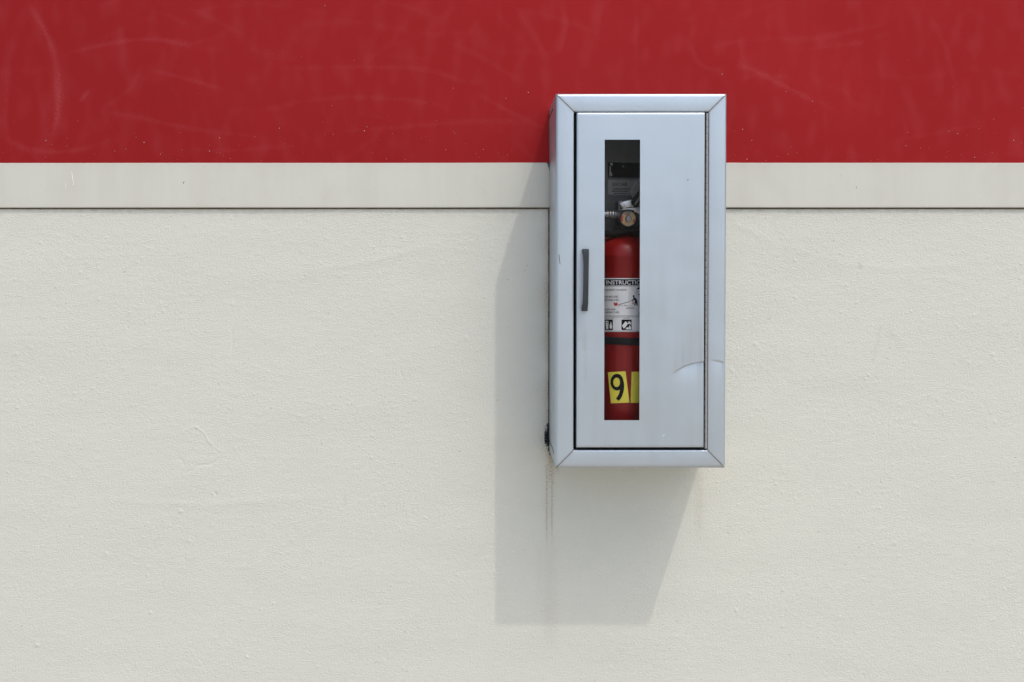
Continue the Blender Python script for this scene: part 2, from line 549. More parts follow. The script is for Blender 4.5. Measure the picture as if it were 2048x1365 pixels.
xs = np.concatenate([[-7, -4, -2], xs_f, [2, 4, 7]]); zs = np.concatenate([[-0.05, 0.25], zs_f])
pad = ((2, 0), (3, 3))
grid_sheet('stucco_surface', xs, zs, -np.pad(h, pad), 'stucco', wall,
           attrs={'stain': np.pad(stain, pad + ((0, 0),))})

# ---- red panel with wiped swirls
RS = 0.0025
Z_RED_TOP = 2.75
xr = np.arange(-1.20, 1.30, RS); zr = np.arange(Z_TRIM_HI - 0.003, 2.16, RS)
XR, ZR = np.meshgrid(xr, zr)
sm = np.zeros_like(XR)
strokes = [
    ([(40, 20), (20, 130), (14, 250), (30, 330)], 7, .22), ([(55, 5), (100, 80), (118, 160), (120, 230), (100, 290)], 14, .50),
    ([(60, 10), (90, 60), (110, 110)], 5, .35), ([(112, 150), (116, 220), (108, 260)], 7, .55), ([(70, 150), (85, 230), (70, 280)], 16, .18),
    ([(160, 205), (170, 193), (180, 180)], 5, .55), ([(130, 110), (220, 88), (310, 80), (400, 100)], 5, .40), ([(300, 70), (380, 88), (460, 65)], 6, .22),
    ([(370, 15), (430, 40), (490, 75)], 7, .25), ([(300, 140), (380, 160), (460, 185)], 5, .35), ([(210, 225), (300, 240), (380, 258), (520, 275)], 6, .30),
    ([(0, 270), (60, 300), (150, 302), (230, 280)], 7, .38), ([(200, 220), (260, 180), (290, 120)], 6, .22), ([(230, 0), (255, 150), (245, 320)], 14, .16),
    ([(500, 230), (600, 205), (700, 195), (790, 200), (890, 210)], 7, .26), ([(540, 140), (700, 135), (850, 140), (930, 165), (985, 160)], 6, .26),
    ([(650, 265), (800, 255), (950, 243), (1050, 246)], 6, .26), ([(900, 85), (980, 125), (1040, 165)], 7, .25), ([(950, 185), (1020, 225), (1090, 258)], 5, .30),
    ([(1020, 0), (1060, 60), (1100, 130)], 9, .22), ([(1120, 0), (1130, 60), (1110, 110)], 8, .24), ([(1200, 10), (1195, 80), (1205, 150)], 10, .18),
    ([(1270, 0), (1272, 70), (1268, 130)], 6, .22), ([(1380, 90), (1400, 130), (1450, 145)], 6, .30), ([(1450, 130), (1500, 140), (1580, 180), (1680, 225)], 6, .26),
    ([(1400, 100), (1500, 80), (1640, 75), (1780, 45)], 6, .20), ([(1850, 20), (1890, 100), (1910, 190), (1905, 260)], 7, .20), ([(1690, 130), (1695, 200), (1730, 215)], 6, .16),
    ([(1740, 150), (1820, 155), (1960, 140)], 8, .12), ([(1780, 285), (1880, 265), (1960, 250)], 6, .16), ([(1590, 100), (1700, 90), (1800, 60)], 5, .18),
    ([(1460, 170), (1520, 150), (1600, 160)], 6, .2), ([(560, 60), (700, 45), (860, 70), (960, 60)], 8, .18), ([(380, 300), (470, 302), (600, 290)], 6, .22)]
for k in range(70):                                     # lighter, shorter wipes in between
    x0, y0 = rng.uniform(-60, 2100), rng.uniform(0, 310)
    L, a0, cv = rng.uniform(60, 230), rng.uniform(-0.7, 0.7) + (math.pi / 2 if rng.random() < 0.3 else 0), rng.uniform(-0.7, 0.7)
    pts = [(x0, y0)]
    for s in range(4):
        a0 += cv / 4; pts.append((pts[-1][0] + L / 4 * math.cos(a0), pts[-1][1] + L / 4 * math.sin(a0)))
    strokes.append((pts, rng.uniform(4, 11), rng.uniform(.05, .17)))
hair = field(*XR.shape, RS, 0.008, 0.6)
for pts, wd, a in strokes:
    q = [wp(*p) for p in curve2(pts, 4)]
    x_ = [p[0] for p in q]; z_ = [p[1] for p in q]; mrg = wd * 0.0035
    i0, i1 = np.searchsorted(xr, [min(x_) - mrg, max(x_) + mrg]); j0, j1 = np.searchsorted(zr, [min(z_) - mrg, max(z_) + mrg])
    if i1 - i0 < 2 or j1 - j0 < 2:
        continue
    sl = (slice(j0, j1), slice(i0, i1))
    d, t = seg_dist(XR[sl], ZR[sl], q)
    prof = np.exp(-(d / (wd * 0.00104)) ** 2) * (0.75 + 0.25 * np.cos(d / 0.0035))
    sm[sl] += a * prof * np.sin(math.pi * np.clip(t, 0.02, 0.98)) ** 0.6 * np.clip(0.85 + 0.25 * hair[sl], 0.2, 1.3)
sm = np.clip(sm * 0.38 + 0.025 * field(*XR.shape, RS, 0.12, 0.5, 0.5, 1.0), 0, 0.6)
yr = 0.0006 * field(*XR.shape, RS, 0.5, 0.4)
fr = sstep(-1.2, -1.1, XR) * sstep(1.298, 1.2, XR) * sstep(2.158, 2.11, ZR)
padr = ((0, 2), (3, 3))
grid_sheet('red_panel', np.concatenate([[-7, -4, -2], xr, [2, 4, 7]]), np.concatenate([zr, [2.4, Z_RED_TOP]]),
           -0.0035 - np.pad(yr * fr, padr), 'red', wall, attrs={'smear': np.pad(sm * fr, padr)}, back=0.27)
# pale flecks, crowded near the lower edge
fv, ff = [], []
for k in range(180):
    px = rng.uniform(0, 2048); py = 322 - min(rng.exponential(55), 310)
    if 1095 < px < 1460 and py > 180:
        continue
    c = at(px, py, -0.0046); r = 0.00035 + 0.0008 * rng.random() ** 4
    b0 = len(fv); m = 6
    for q in range(m):
        a = 2 * math.pi * q / m; rr = r * rng.uniform(.7, 1.25)
        fv.append((c.x + rr * math.cos(a), c.y, c.z + rr * math.sin(a)))
    fv.append((c.x, c.y - 0.0004, c.z))
    ff += [(b0 + q, b0 + (q + 1) % m, b0 + m) for q in range(m)]
tag(add_mesh('paint_flecks', fv, ff, 'fleck', wall), kind='stuff')

# ---- trim strip (two millimetre flange look: rounded edges) and the joint below it
tx = np.concatenate([[-7, -4, -2, -1.3], np.arange(-1.2, 0.0, 0.02), np.arange(0.0, 0.20, 0.002), np.arange(0.22, 1.3, 0.02), [2, 4, 7]])
prof = [(0.0, Z_TRIM_HI - 0.0005), (-0.0055, Z_TRIM_HI - 0.0003), (-0.0062, Z_TRIM_HI - 0.0012), (-0.0062, Z_TRIM_HI - 0.003)]
nb = 44
prof += [(-0.0062, Z_TRIM_HI - 0.003 - (Z_TRIM_HI - Z_TRIM_LO - 0.005) * k / nb) for k in range(1, nb + 1)]
prof += [(-0.0062, Z_TRIM_LO + 0.0012), (-0.0055, Z_TRIM_LO + 0.0002), (0.0, Z_TRIM_LO)]
TY = np.array([p[0] for p in prof])[:, None]; TZ = np.array([p[1] for p in prof])[:, None]
TX = tx[None, :] + 0 * TZ
wob = 0.0007 * np.sin(TX * 3.1 + 0.6) + 0.0004 * np.sin(TX * 7.7)
co = np.stack([TX, TY + 0 * TX - 0.0003 * np.sin(TX * 9), TZ + 0 * TX + wob * 0.4], -1)
stt = np.zeros(co.shape[:2] + (4,)); stt[..., 3] = 1
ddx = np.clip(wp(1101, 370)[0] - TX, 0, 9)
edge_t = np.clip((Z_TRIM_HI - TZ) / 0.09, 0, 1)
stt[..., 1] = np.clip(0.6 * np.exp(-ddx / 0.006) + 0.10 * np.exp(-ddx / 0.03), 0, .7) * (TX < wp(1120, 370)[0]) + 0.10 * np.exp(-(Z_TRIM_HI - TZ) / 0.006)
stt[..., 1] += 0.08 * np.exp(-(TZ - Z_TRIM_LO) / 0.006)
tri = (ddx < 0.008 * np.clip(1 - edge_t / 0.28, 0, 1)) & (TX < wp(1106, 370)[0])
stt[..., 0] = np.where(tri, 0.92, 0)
ni, nj = co.shape[:2]
me = bpy.data.meshes.new('trim_strip')
idx = np.arange(ni * nj).reshape(ni, nj)
q = np.stack([idx[:-1, :-1], idx[1:, :-1], idx[1:, 1:], idx[:-1, 1:]], -1).reshape(-1, 4)
me.from_pydata(co.reshape(-1, 3).tolist(), [], q.tolist())
a = me.attributes.new('stain', 'FLOAT_COLOR', 'POINT'); a.data.foreach_set('color', stt.ravel().astype(np.float32))
link('trim_strip', me, 'trim', wall, 35)
add_box('sealant_joint', -7, 7, -0.0012, 0.004, Z_TRIM_LO - 0.0030, Z_TRIM_LO + 0.002, 'joint', wall)

# small knocks in the strip
def mark(pts, w, mat):
    vs, fs = [], []
    for (a, b, ww) in pts:
        c = at(a, b, -0.0066)
        vs += [(c.x - w * ww, c.y, c.z), (c.x + w * ww, c.y, c.z), (c.x, c.y - .0002, c.z)]
    for i in range(len(pts) - 1):
        fs += [(3 * i, 3 * i + 2, 3 * i + 5, 3 * i + 3), (3 * i + 2, 3 * i + 1, 3 * i + 4, 3 * i + 5)]
    return add_mesh('scuff', vs, fs, mat, wall)
mark([(143, 343, .3), (145, 355, 1), (147, 366, .4), (146, 371, .8)], .0007, 'white')
mark([(130, 366, .3), (132, 374, .8), (131, 378, .2)], .0005, 'white')
mark([(368.5, 363, .3), (367, 366, 1), (366.6, 368, .4)], .0008, 'joint')
mark([(1712, 372, .3), (1713, 376, .8), (1714, 378, .3)], .0005, 'joint')

# upper part of the building, above the frame
add_box('upper_trim_strip', -7, 7, -0.006, 0.02, Z_RED_TOP, Z_RED_TOP + 0.09, 'trim', wall)
add_box('parapet', -7, 7, -0.001, 0.25, Z_RED_TOP + 0.09, 3.5, 'stucco', wall)
add_box('coping', -7.05, 7.05, -0.06, 0.31, 3.5, 3.56, 'coping', wall, 0.004)
add_box('wall_core', -6.99, 6.99, 0.006, 0.28, -0.05, Z_TRIM_HI - 0.02, 'stucco', wall)

# ================================================================== CABINET
S = 0.000945                                   # metres per photo pixel on the cabinet's front
FY = -0.189                                    # front of the frame
c_lo = at(1280.9, 937, FY); 
W = 341.5 * S; H = 749.5 * S; FW = 36.3 * S
cab = root('extinguisher_cabinet', (c_lo.x, 0, c_lo.z), 'dented silver metal fire extinguisher cabinet mounted on the cream wall', 'cabinet')
cab.rotation_euler = (0, math.radians(-0.03), 0)
lx = lambda px: (px - 1282.0) * S
lz = lambda py: (937.0 - py) * S


def dent(x, z):
    """depth (towards the wall) of the knock in the lower right of the door and frame"""
    px, py = x / S + 1282, 937 - z / S
    d = np.zeros_like(px)
    # door: crease runs up from (1343,752) and flattens to (1409,723)
    u = np.clip((px - 1340) / 70.0, 0, 1)
    crest = 756 - 33 * np.sin(np.clip(u, 0, 1) * math.pi / 2) ** 0.62
    below = py - crest
    amp = 0.0044 * sstep(0.02, 0.5, u) * (1 - 0.55 * sstep(1392, 1407, px)) * (px < 1414)
    d += amp * sstep(-1.3, 0.8, below) * np.exp(-np.clip(below, 0, 999) / (24 + 22 * u))
    d -= 0.0010 * sstep(0.1, 0.6, u) * np.exp(-(np.clip(-below, 0, 999) / 45) ** 2) * (below < 0) * (px < 1414)
    # frame
    f = (px > 1414)
    crest2 = 720 + 4 * ((px - 1420) / 26) ** 2
    b2 = py - crest2
    d += f * 0.0026 * sstep(1420, 1440, px) * sstep(-1.6, 1.0, b2) * np.exp(-np.clip(b2, 0, 999) / 28) * sstep(1451, 1444, px)
    return d


# frame profile: (u outward from the opening, y)
R = 0.0062
profile = [(0.0, FY + 0.016), (0.0, FY + 0.0022), (0.0004, FY + 0.0009), (0.0014, FY + 0.0003)]
nf = 12
for k in range(1, nf + 1):
    t = k / nf
    u = 0.0014 + t * (FW - R - 0.0014)
    profile.append((u, FY + 0.0003 - 0.0003 * math.sin(math.pi * t * 0.5) - 0.0004 * math.sin(math.pi * t)))
for k in range(1, 9):
    a = math.pi / 2 * k / 8
    profile.append((FW - R + R * math.sin(a), FY + R - R * math.cos(a)))
profile += [(FW, FY + 0.03), (FW, -0.0015), (FW - 0.0015, -0.0015), (FW - 0.0015, FY + 0.012), (0.0015, FY + 0.012), (0.0015, FY + 0.016)]


def frame_piece(name, side, nst):
    gap = 0.0006
    vs, fs = [], []
    n = len(profile)
    gr = []
    ends = [0, .0012, .003, .006, .011, .018]
    L_ = W if side in 'TB' else H
    ts = [e_ / L_ for e_ in ends] + [.026 / L_ + (1 - .052 / L_) * k / (nst - 1) for k in range(nst)] + [1 - e_ / L_ for e_ in reversed(ends)]
    nst = len(ts)
    for s in range(nst):
        for (u, y) in profile:
            ins = FW - u
            de = min(ts[s], 1 - ts[s]) * L_
            gq = 0.55 * math.exp(-de / 0.0016) + 0.10 * math.exp(-de / 0.008)
            if side == 'B':
                gq += 0.38 * math.exp(-max(0, FW - R * .6 - u) / 0.0030) * 0.75
            elif side == 'T':
                gq += 0.10 * math.exp(-u / 0.004) * (0.5 + 0.5 * math.sin(s * 2.3))
            else:
                gq += 0.06 * math.exp(-u / 0.003) + 0.16 * math.exp(-max(0, y + 0.19) / 1) * (y > -0.02)
            gr.append(min(gq, 0.8))
            if side in 'TB':
                a0, a1 = -W / 2 + ins + gap, W / 2 - ins - gap
                x = a0 + (a1 - a0) * ts[s]
                z = H - ins if side == 'T' else ins
            else:
                a0, a1 = ins + gap, H - ins - gap
                z = a0 + (a1 - a0) * ts[s]
                x = -W / 2 + ins if side == 'L' else W / 2 - ins
            yy = y
            if side == 'R' and y < FY + 0.008:
                yy += float(dent(np.array(x), np.array(z)))
            vs.append((x, yy, z))
    for s in range(nst - 1):
        for k in range(n):
            k2 = (k + 1) % n
            fs.append((s * n + k, s * n + k2, (s + 1) * n + k2, (s + 1) * n + k))
    fs.append(tuple(range(n))); fs.append(tuple(range((nst - 1) * n, nst * n)))
    o = add_mesh(name, vs, fs, 'alu', cab, 38)
    at_ = o.data.attributes.new('grime', 'FLOAT', 'POINT'); at_.data.foreach_set('value', gr)
    return o


frame_piece('frame_rail', 'T', 40)
frame_piece('frame_rail', 'B', 60)
frame_piece('frame_stile', 'L', 40)
o = frame_piece('frame_stile', 'R', 420)
o['label'] = 'frame stile with a small dent beside the hinge'

# tub: back, sides, floor and roof in one folded sheet
t = 0.0015; e = 0.0024; yb = -0.0085
X0, X1, Z0, Z1 = -W / 2 + e, W / 2 - e, e, H - e
bv, bf = [], []
for b in (box_vf(X0, X1, yb - t, yb, Z0, Z1), box_vf(X0, X0 + t, FY + 0.021, yb - t, Z0, Z1), box_vf(X1 - t, X1, FY + 0.021, yb - t, Z0, Z1),
          box_vf(X0 + t, X1 - t, FY + 0.021, yb - t, Z0, Z0 + t), box_vf(X0 + t, X1 - t, FY + 0.021, yb - t, Z1 - t, Z1)):
    n0 = len(bv); bv += b[0]; bf += [tuple(i + n0 for i in f) for f in b[1]]
add_mesh('tub', bv, bf, 'tub', cab)
# black ring added behind the door edge, blocks light so the gap stays dark
bv, bf = [], []
ox0, ox1, oz0, oz1 = -W / 2 + FW - 0.012, W / 2 - FW + 0.012, FW - 0.012, H - FW + 0.012
w2 = 0.026
for b in (box_vf(ox0, ox0 + w2, FY + 0.0165, FY + 0.0195, oz0, oz1), box_vf(ox1 - w2, ox1, FY + 0.0165, FY + 0.0195, oz0, oz1),
          box_vf(ox0 + w2, ox1 - w2, FY + 0.0165, FY + 0.0195, oz0, oz0 + w2), box_vf(ox0 + w2, ox1 - w2, FY + 0.0165, FY + 0.0195, oz1 - w2, oz1)):
    n0 = len(bv); bv += b[0]; bf += [tuple(i + n0 for i in f) for f in b[1]]
add_mesh('blackout_ring', bv, bf, 'black', cab)

# ---- door
DY = FY - 0.0052
dx0, dx1, dz0, dz1 = lx(1152.9), lx(1407.6), lz(894.2), lz(226.6)
hx0, hx1, hz0, hz1 = lx(1208.2), lx(1278.8), lz(839.6), lz(280.2)
r = 0.0016
def lines(a, b, st):
    return np.linspace(a, b, max(2, int(round((b - a) / st)) + 1))
gx = np.unique(np.round(np.concatenate([lines(dx0 + r, hx0, .0024), lines(hx0, hx1, .0024), lines(hx1, lx(1335), .0024), lines(lx(1335), dx1 - r, .0011)]), 6))
gz = np.unique(np.round(np.concatenate([lines(dz0 + r, hz0, .004), lines(hz0, lz(700), .0011), lines(lz(700), hz1, .004), lines(hz1, dz1 - r, .004)]), 6))
GX, GZ = np.meshgrid(gx, gz)
cx_, cz_ = (gx[:-1] + gx[1:]) / 2, (gz[:-1] + gz[1:]) / 2
CX, CZ = np.meshgrid(cx_, cz_)
keep = ~((CX > hx0) & (CX < hx1) & (CZ > hz0) & (CZ < hz1))
DYg = DY + dent(GX, GZ) - 0.0006 * np.sin((GX - dx0) / (dx1 - dx0) * math.pi) * np.sin((GZ - dz0) / (dz1 - dz0) * math.pi)
PXg, PYg = GX / S + 1282, 937 - GZ / S
gd = np.zeros_like(GX)
for x0, wd, y0, y1, a in ((1393, 10, 560, 722, .20), (1378, 7, 600, 726, .22), (1366, 5, 640, 732, .20), (1402, 4, 590, 722, .18), (1352, 6, 655, 745, .13),
                          (1168, 5, 626, 700, .16), (1171, 3, 626, 760, .10), (1160, 8, 610, 680, .08), (1300, 6, 470, 700, .05), (1325, 9, 420, 640, .05),
                          (1215, 10, 845, 893, .07), (1262, 9, 845, 893, .07), (1190, 6, 700, 890, .06), (1380, 8, 770, 893, .05), (1340, 12, 300, 500, .03)):
    gd += a * np.exp(-((PXg - x0) / wd) ** 2) * sstep(y0, y0 + (y1 - y0) * .8, PYg) * sstep(y1 + 3, y1 - 2, PYg)
gd += 0.06 * np.exp(-(895 - PYg) / 9.0) + 0.05 * np.exp(-(PXg - 1153) / 7.0) + 0.04 * np.exp(-(1410 - PXg) / 6.0)
gd *= 0.8 + 0.4 * rng.random(GX.shape[1])[None, :]
gd += 0.35 * np.exp(-((PXg - 1406) / 3) ** 2 - ((PYg - 722) / 1.8) ** 2)  # shade at the tip of the dent crease, put into the colour
door = grid_sheet('door', gx, gz, DYg, 'alu', cab, keep=keep, attrs={'grime': np.clip(gd, 0, .6)})
bm = bmesh.new(); bm.from_mesh(door.data)
bmesh.ops.delete(bm, geom=[v for v in bm.verts if not v.link_faces], context='VERTS')
def rim(sel, moves):
    edges = [ed for ed in bm.edges if ed.is_boundary and sel(ed)]
    for mv in moves:
        ret = bmesh.ops.extrude_edge_only(bm, edges=edges)['geom']
        nv = [x for x in ret if isinstance(x, bmesh.types.BMVert)]
        edges = [x for x in ret if isinstance(x, bmesh.types.BMEdge)]
        for v in nv:
            mv(v)
mx, mz = (dx0 + dx1) / 2, (dz0 + dz1) / 2
ex, ez = (dx1 - dx0) / 2 - r, (dz1 - dz0) / 2 - r
def out_mv(do, dy):
    def f(v):
        if abs(abs(v.co.x - mx) - ex) < 0.9 * r or abs(v.co.x - mx) > ex: v.co.x += math.copysign(do, v.co.x - mx)
        if abs(abs(v.co.z - mz) - ez) < 0.9 * r or abs(v.co.z - mz) > ez: v.co.z += math.copysign(do, v.co.z - mz)
        v.co.y += dy
    return f
inhole = lambda ed: all(hx0 - 1e-4 < v.co.x < hx1 + 1e-4 and hz0 - 1e-4 < v.co.z < hz1 + 1e-4 for v in ed.verts)
k_ = math.sqrt(0.5)
rim(lambda ed: not inhole(ed), [out_mv(r * k_, r * (1 - k_)), out_mv(r * (1 - k_), r * k_), out_mv(0, 0.018)])
def hole_mv(v): v.co.y += 0.0016
rim(inhole, [hole_mv])
bmesh.ops.recalc_face_normals(bm, faces=bm.faces)
bm.to_mesh(door.data); bm.free()
door.data.polygons.foreach_set('use_smooth', [True] * len(door.data.polygons))
door.data.set_sharp_from_angle(angle=math.radians(50))
door['label'] = 'silver door with a narrow window and a curved dent near the hinge'
add_box('window_pane', hx0 - 0.012, hx1 + 0.012, DY + 0.0030, DY + 0.0052, hz0 - 0.012, hz1 + 0.012, 'glass', door)
# back of the door sheet around the pane, keeps the inside dark
bv, bf = [], []
for b in (box_vf(dx0 + .003, hx0 - .0125, DY + .008, DY + .009, dz0 + .003, dz1 - .003), box_vf(hx1 + .0125, dx1 - .003, DY + .008, DY + .009, dz0 + .003, dz1 - .003),
          box_vf(hx0 - .0125, hx1 + .0125, DY + .008, DY + .009, dz0 + .003, hz0 - .0125), box_vf(hx0 - .0125, hx1 + .0125, DY + .008, DY + .009, hz1 + .0125, dz1 - .003)):
    n0 = len(bv); bv += b[0]; bf += [tuple(i + n0 for i in f) for f in b[1]]
add_mesh('door_lining', bv, bf, 'tub', door)

# ---- pull handle: a flat bar on two feet, widening at the ends
hv, hf = [], []
yo = DY - 0.0006
secs = [(497.5, 1163.6, 1175.8, .0010, .0150), (503, 1163.4, 1175.8, .0010, .0160), (508, 1164.6, 1175.7, .0085, .0165), (530, 1165.2, 1175.3, .0115, .0172),
        (560, 1165.0, 1174.9, .0120, .0176), (590, 1164.4, 1174.6, .0115, .0172), (606, 1163.8, 1174.4, .0085, .0165), (612, 1162.6, 1173.8, .0010, .0160), (620.5, 1162.2, 1173.4, .0010, .0146)]
PAR = 1.0
for py, a, b, yn, yf in secs:
    hv += [(lx(a), yo - yf, lz(py)), (lx(b), yo - yf, lz(py)), (lx(b), yo - yn + .001, lz(py)), (lx(a), yo - yn + .001, lz(py))]
for s in range(len(secs) - 1):
    for k in range(4):
        k2 = (k + 1) % 4
        hf.append((4 * s + k, 4 * s + k2, 4 * s + 4 + k2, 4 * s + 4 + k))
hf += [(0, 1, 2, 3), tuple(range(4 * len(secs) - 4, 4 * len(secs)))]
ha = add_mesh('handle', hv, hf, 'handle', door, 30)
bvm = ha.modifiers.new('bevel', 'BEVEL'); bvm.width = 0.0007; bvm.segments = 2; bvm.limit_method = 'ANGLE'

# ---- nicks and scratches in the finish
def nick(name, pts, w, y, mat, parent):
    vs, fs = [], []
    for (a, b) in pts:
        vs += [(lx(a) - w, y, lz(b)), (lx(a) + w, y, lz(b)), (lx(a), y - .00025, lz(b))]
    for i in range(len(pts) - 1):
        fs += [(3 * i, 3 * i + 2, 3 * i + 5, 3 * i + 3), (3 * i + 2, 3 * i + 1, 3 * i + 4, 3 * i + 5)]
    return add_mesh(name, vs, fs, mat, parent)
nick('scratch', [(1117.8, 508), (1119.0, 517), (1120.4, 528)], .0005, FY - .0002, 'handle', cab)
nick('scratch', [(1325.6, 872), (1327.4, 869), (1329.4, 867)], .0006, DY - .0009, 'white', door)
nick('scratch', [(1186, 806), (1188.5, 807)], .0006, DY - .0005, 'white', door)
nick('scratch', [(1373.4, 362), (1374.6, 358)], .0006, DY - .0004, 'handle', door)

# ---- piano hinge: pin leaf and knuckles
hinge = add_box('hinge', lx(1411.0), lx(1416.8), FY + 0.0068, FY + 0.0080, lz(897), lz(226), 'black', cab)
nk = 48; kz0, kz1 = lz(897.5), lz(226.5); kl = (kz1 - kz0) / nk
vs, fs = [], []; sg = 12; kr = 0.0024
for (rr, zz) in ((kr * .9, .0004), (kr, .0006), (kr, kl - .0006), (kr * .9, kl - .0004)):
    for k in range(sg):
        a = 2 * math.pi * k / sg; vs.append((rr * math.cos(a), rr * math.sin(a), zz))
for i in range(3):
    for k in range(sg):
        fs.append((i * sg + k, i * sg + (k + 1) % sg, (i + 1) * sg + (k + 1) % sg, (i + 1) * sg + k))
fs += [tuple(range(sg)), tuple(range(3 * sg, 4 * sg))]
kn = add_mesh('knuckle', vs, fs, 'hinge', hinge, 40)
kx = lx(1413.0)
for i in range(nk):
    o = kn if i == 0 else kn.copy()
    if i:
        col.objects.link(o); o.parent = hinge
    o.location = (kx + (0.0001 if i % 2 else -0.0001), FY + 0.0004 + (0.0002 if i % 2 else 0), kz0 + i * kl)

# ---- seams low and high on the left flank, sealant along the wall
def flank(name, pts, w, mat):
    vs, fs = [], []
    for (y, z) in pts:
        vs += [(-W / 2 - 0.0005, y, z - w), (-W / 2 - 0.0005, y, z + w), (-W / 2 + 0.0005, y, z + w), (-W / 2 + 0.0005, y, z - w)]
    for s in range(len(pts) - 1):
        for k in range(4):
            fs.append((4 * s + k, 4 * s + (k + 1) % 4, 4 * s + 4 + (k + 1) % 4, 4 * s + 4 + k))
    fs += [(0, 1, 2, 3), tuple(range(4 * len(pts) - 4, 4 * len(pts)))]
    return add_mesh(name, vs, fs, mat, cab)
flank('seam', [(-0.012, 0.0225), (-0.05, 0.0240), (-0.10, 0.0235), (-0.15, 0.0215)], 0.0009, 'gap')
flank('seam', [(-0.004, H - 0.0175), (-0.06, H - 0.0172), (-0.11, H - 0.0165)], 0.0016, 'gap')
seal_pts = [(-W / 2 - 0.0004, -0.002, H * k / 60) for k in range(2, 59)]
vs, fs = [], []
for i, (x, y, z) in enumerate(seal_pts):
    w = 0.0016 + 0.0010 * random.random()
    vs += [(x + .001, y - w, z), (x - w, y + .001, z), (x + .001, y + .0015, z)]
for i in range(len(seal_pts) - 1):
    for k in range(3):
        fs.append((3 * i + k, 3 * i + (k + 1) % 3, 3 * i + 3 + (k + 1) % 3, 3 * i + 3 + k))
add_mesh('sealant_bead', vs, fs, 'joint', cab, 60)

# ---- stickers and painted bright patches on the back of the tub, seen through the window
cab_m = Matrix.Translation(cab.location) @ cab.rotation_euler.to_matrix().to_4x4()
cab_i = cab_m.inverted()
YB = yb - t
def on_back(px, py, off=0.0006):
    p = at(px, py, YB - off)
    return cab_i @ p
def flat(name, pts, mat, parent, off, thick=0.0003):
    q = [on_back(a, b, off) for a, b in pts]
    return slab(name, q, thick, mat, parent, 0)
tagp = flat('dark_label', [(1216, 325), (1300, 327), (1300, 357), (1216, 355)], 'black', cab, 0.0006)
flat('bright_patch', [(1219.5, 326.5), (1225.5, 326.5), (1225.5, 332), (1222, 331)], 'white', tagp, 0.001)  # bright patch of light painted as flat white shapes
flat('bright_patch', [(1219.5, 331), (1221.5, 334), (1221.5, 343), (1224, 348), (1225.5, 352.5), (1218, 353)], 'white', tagp, 0.001)
flat('bright_patch', [(1245.8, 332.3), (1247.6, 332.3), (1247.6, 334.2), (1245.8, 334.2)], 'white', tagp, 0.001)
rp = []
for (cx, cy, a0) in ((1220, 363, 180), (1286, 364, 270), (1286, 387, 0), (1220, 386, 90)):
    for k in range(5):
        a = math.radians(a0 + 22.5 * k); rp.append((cx + 4 * math.cos(a), cy + 4 * math.sin(a)))
film = flat('film_label', rp, 'plate', cab, 0.0006)


# ---- lettering helper: text outlines as a mesh in the box (x0,y0)-(x1,y1) of drawing units
def text_2d(body, x0, y0, x1, y1, bold=0.0):
    cu = bpy.data.curves.new('t', 'FONT'); cu.body = body; cu.size = 1; cu.offset = bold; cu.resolution_u = 3
    ob = bpy.data.objects.new('t', cu); col.objects.link(ob)
    dg = bpy.context.evaluated_depsgraph_get()
    me = bpy.data.meshes.new_from_object(ob.evaluated_get(dg))
    v = np.array([tuple(p.co) for p in me.vertices]); f = [tuple(p.vertices) for p in me.polygons]
    bpy.data.objects.remove(ob); bpy.data.curves.remove(cu); bpy.data.meshes.remove(me)
    lo, hi = v.min(0), v.max(0)
    X = x0 + (v[:, 0] - lo[0]) / (hi[0] - lo[0]) * (x1 - x0)
    Y = y1 - (v[:, 1] - lo[1]) / (hi[1] - lo[1]) * (y1 - y0)
    return list(zip(X, Y)), f


def put(name, pts, faces, place, mat, parent, origin=(0, 0, 0)):
    me = bpy.data.meshes.new(name)
    me.from_pydata([(a, b, 0) for a, b in pts], [], faces)
    bm = bmesh.new(); bm.from_mesh(me)
    bmesh.ops.triangulate(bm, faces=[f for f in bm.faces if len(f.verts) > 4])
    for _ in range(4):                                    # short edges, so that the art follows the round body
        long_ = [ed for ed in bm.edges if abs(ed.verts[0].co.x - ed.verts[1].co.x) > 5.5]
        if not long_:
            break
        bmesh.ops.subdivide_edges(bm, edges=long_, cuts=1)
        bmesh.ops.triangulate(bm, faces=[f for f in bm.faces if len(f.verts) > 3])
    for v in bm.verts:
        v.co = Vector(place(v.co.x, v.co.y)) - Vector(origin)
    bm.normal_update()
    for f in bm.faces:
        if f.normal.y > 0: f.normal_flip()
    bm.to_mesh(me); bm.free()
    return link(name, me, mat, parent)


pb = lambda a, b: on_back(a, b, 0.0010)
p_, f_ = text_2d('EXCAR', 1225.5, 366, 1255, 372.5, 0.01); put('lettering', p_, f_, pb, 'plateink', film)
for (yy, x0, x1) in ((377, 1226, 1258), (381.5, 1223.5, 1260), (386.3, 1228, 1258)):     # worn, unreadable lines
    x = x0
    pts, fcs = [], []
    while x < x1:
        w = random.uniform(1.0, 2.2); n0 = len(pts)
        pts += [(x, yy), (x + w, yy), (x + w, yy + 2.6), (x, yy + 2.6)]; fcs.append((n0, n0 + 1, n0 + 2, n0 + 3))
        x += w + random.uniform(.5, 1.1)
    put('worn_line', pts, fcs, pb, 'plateink', film)

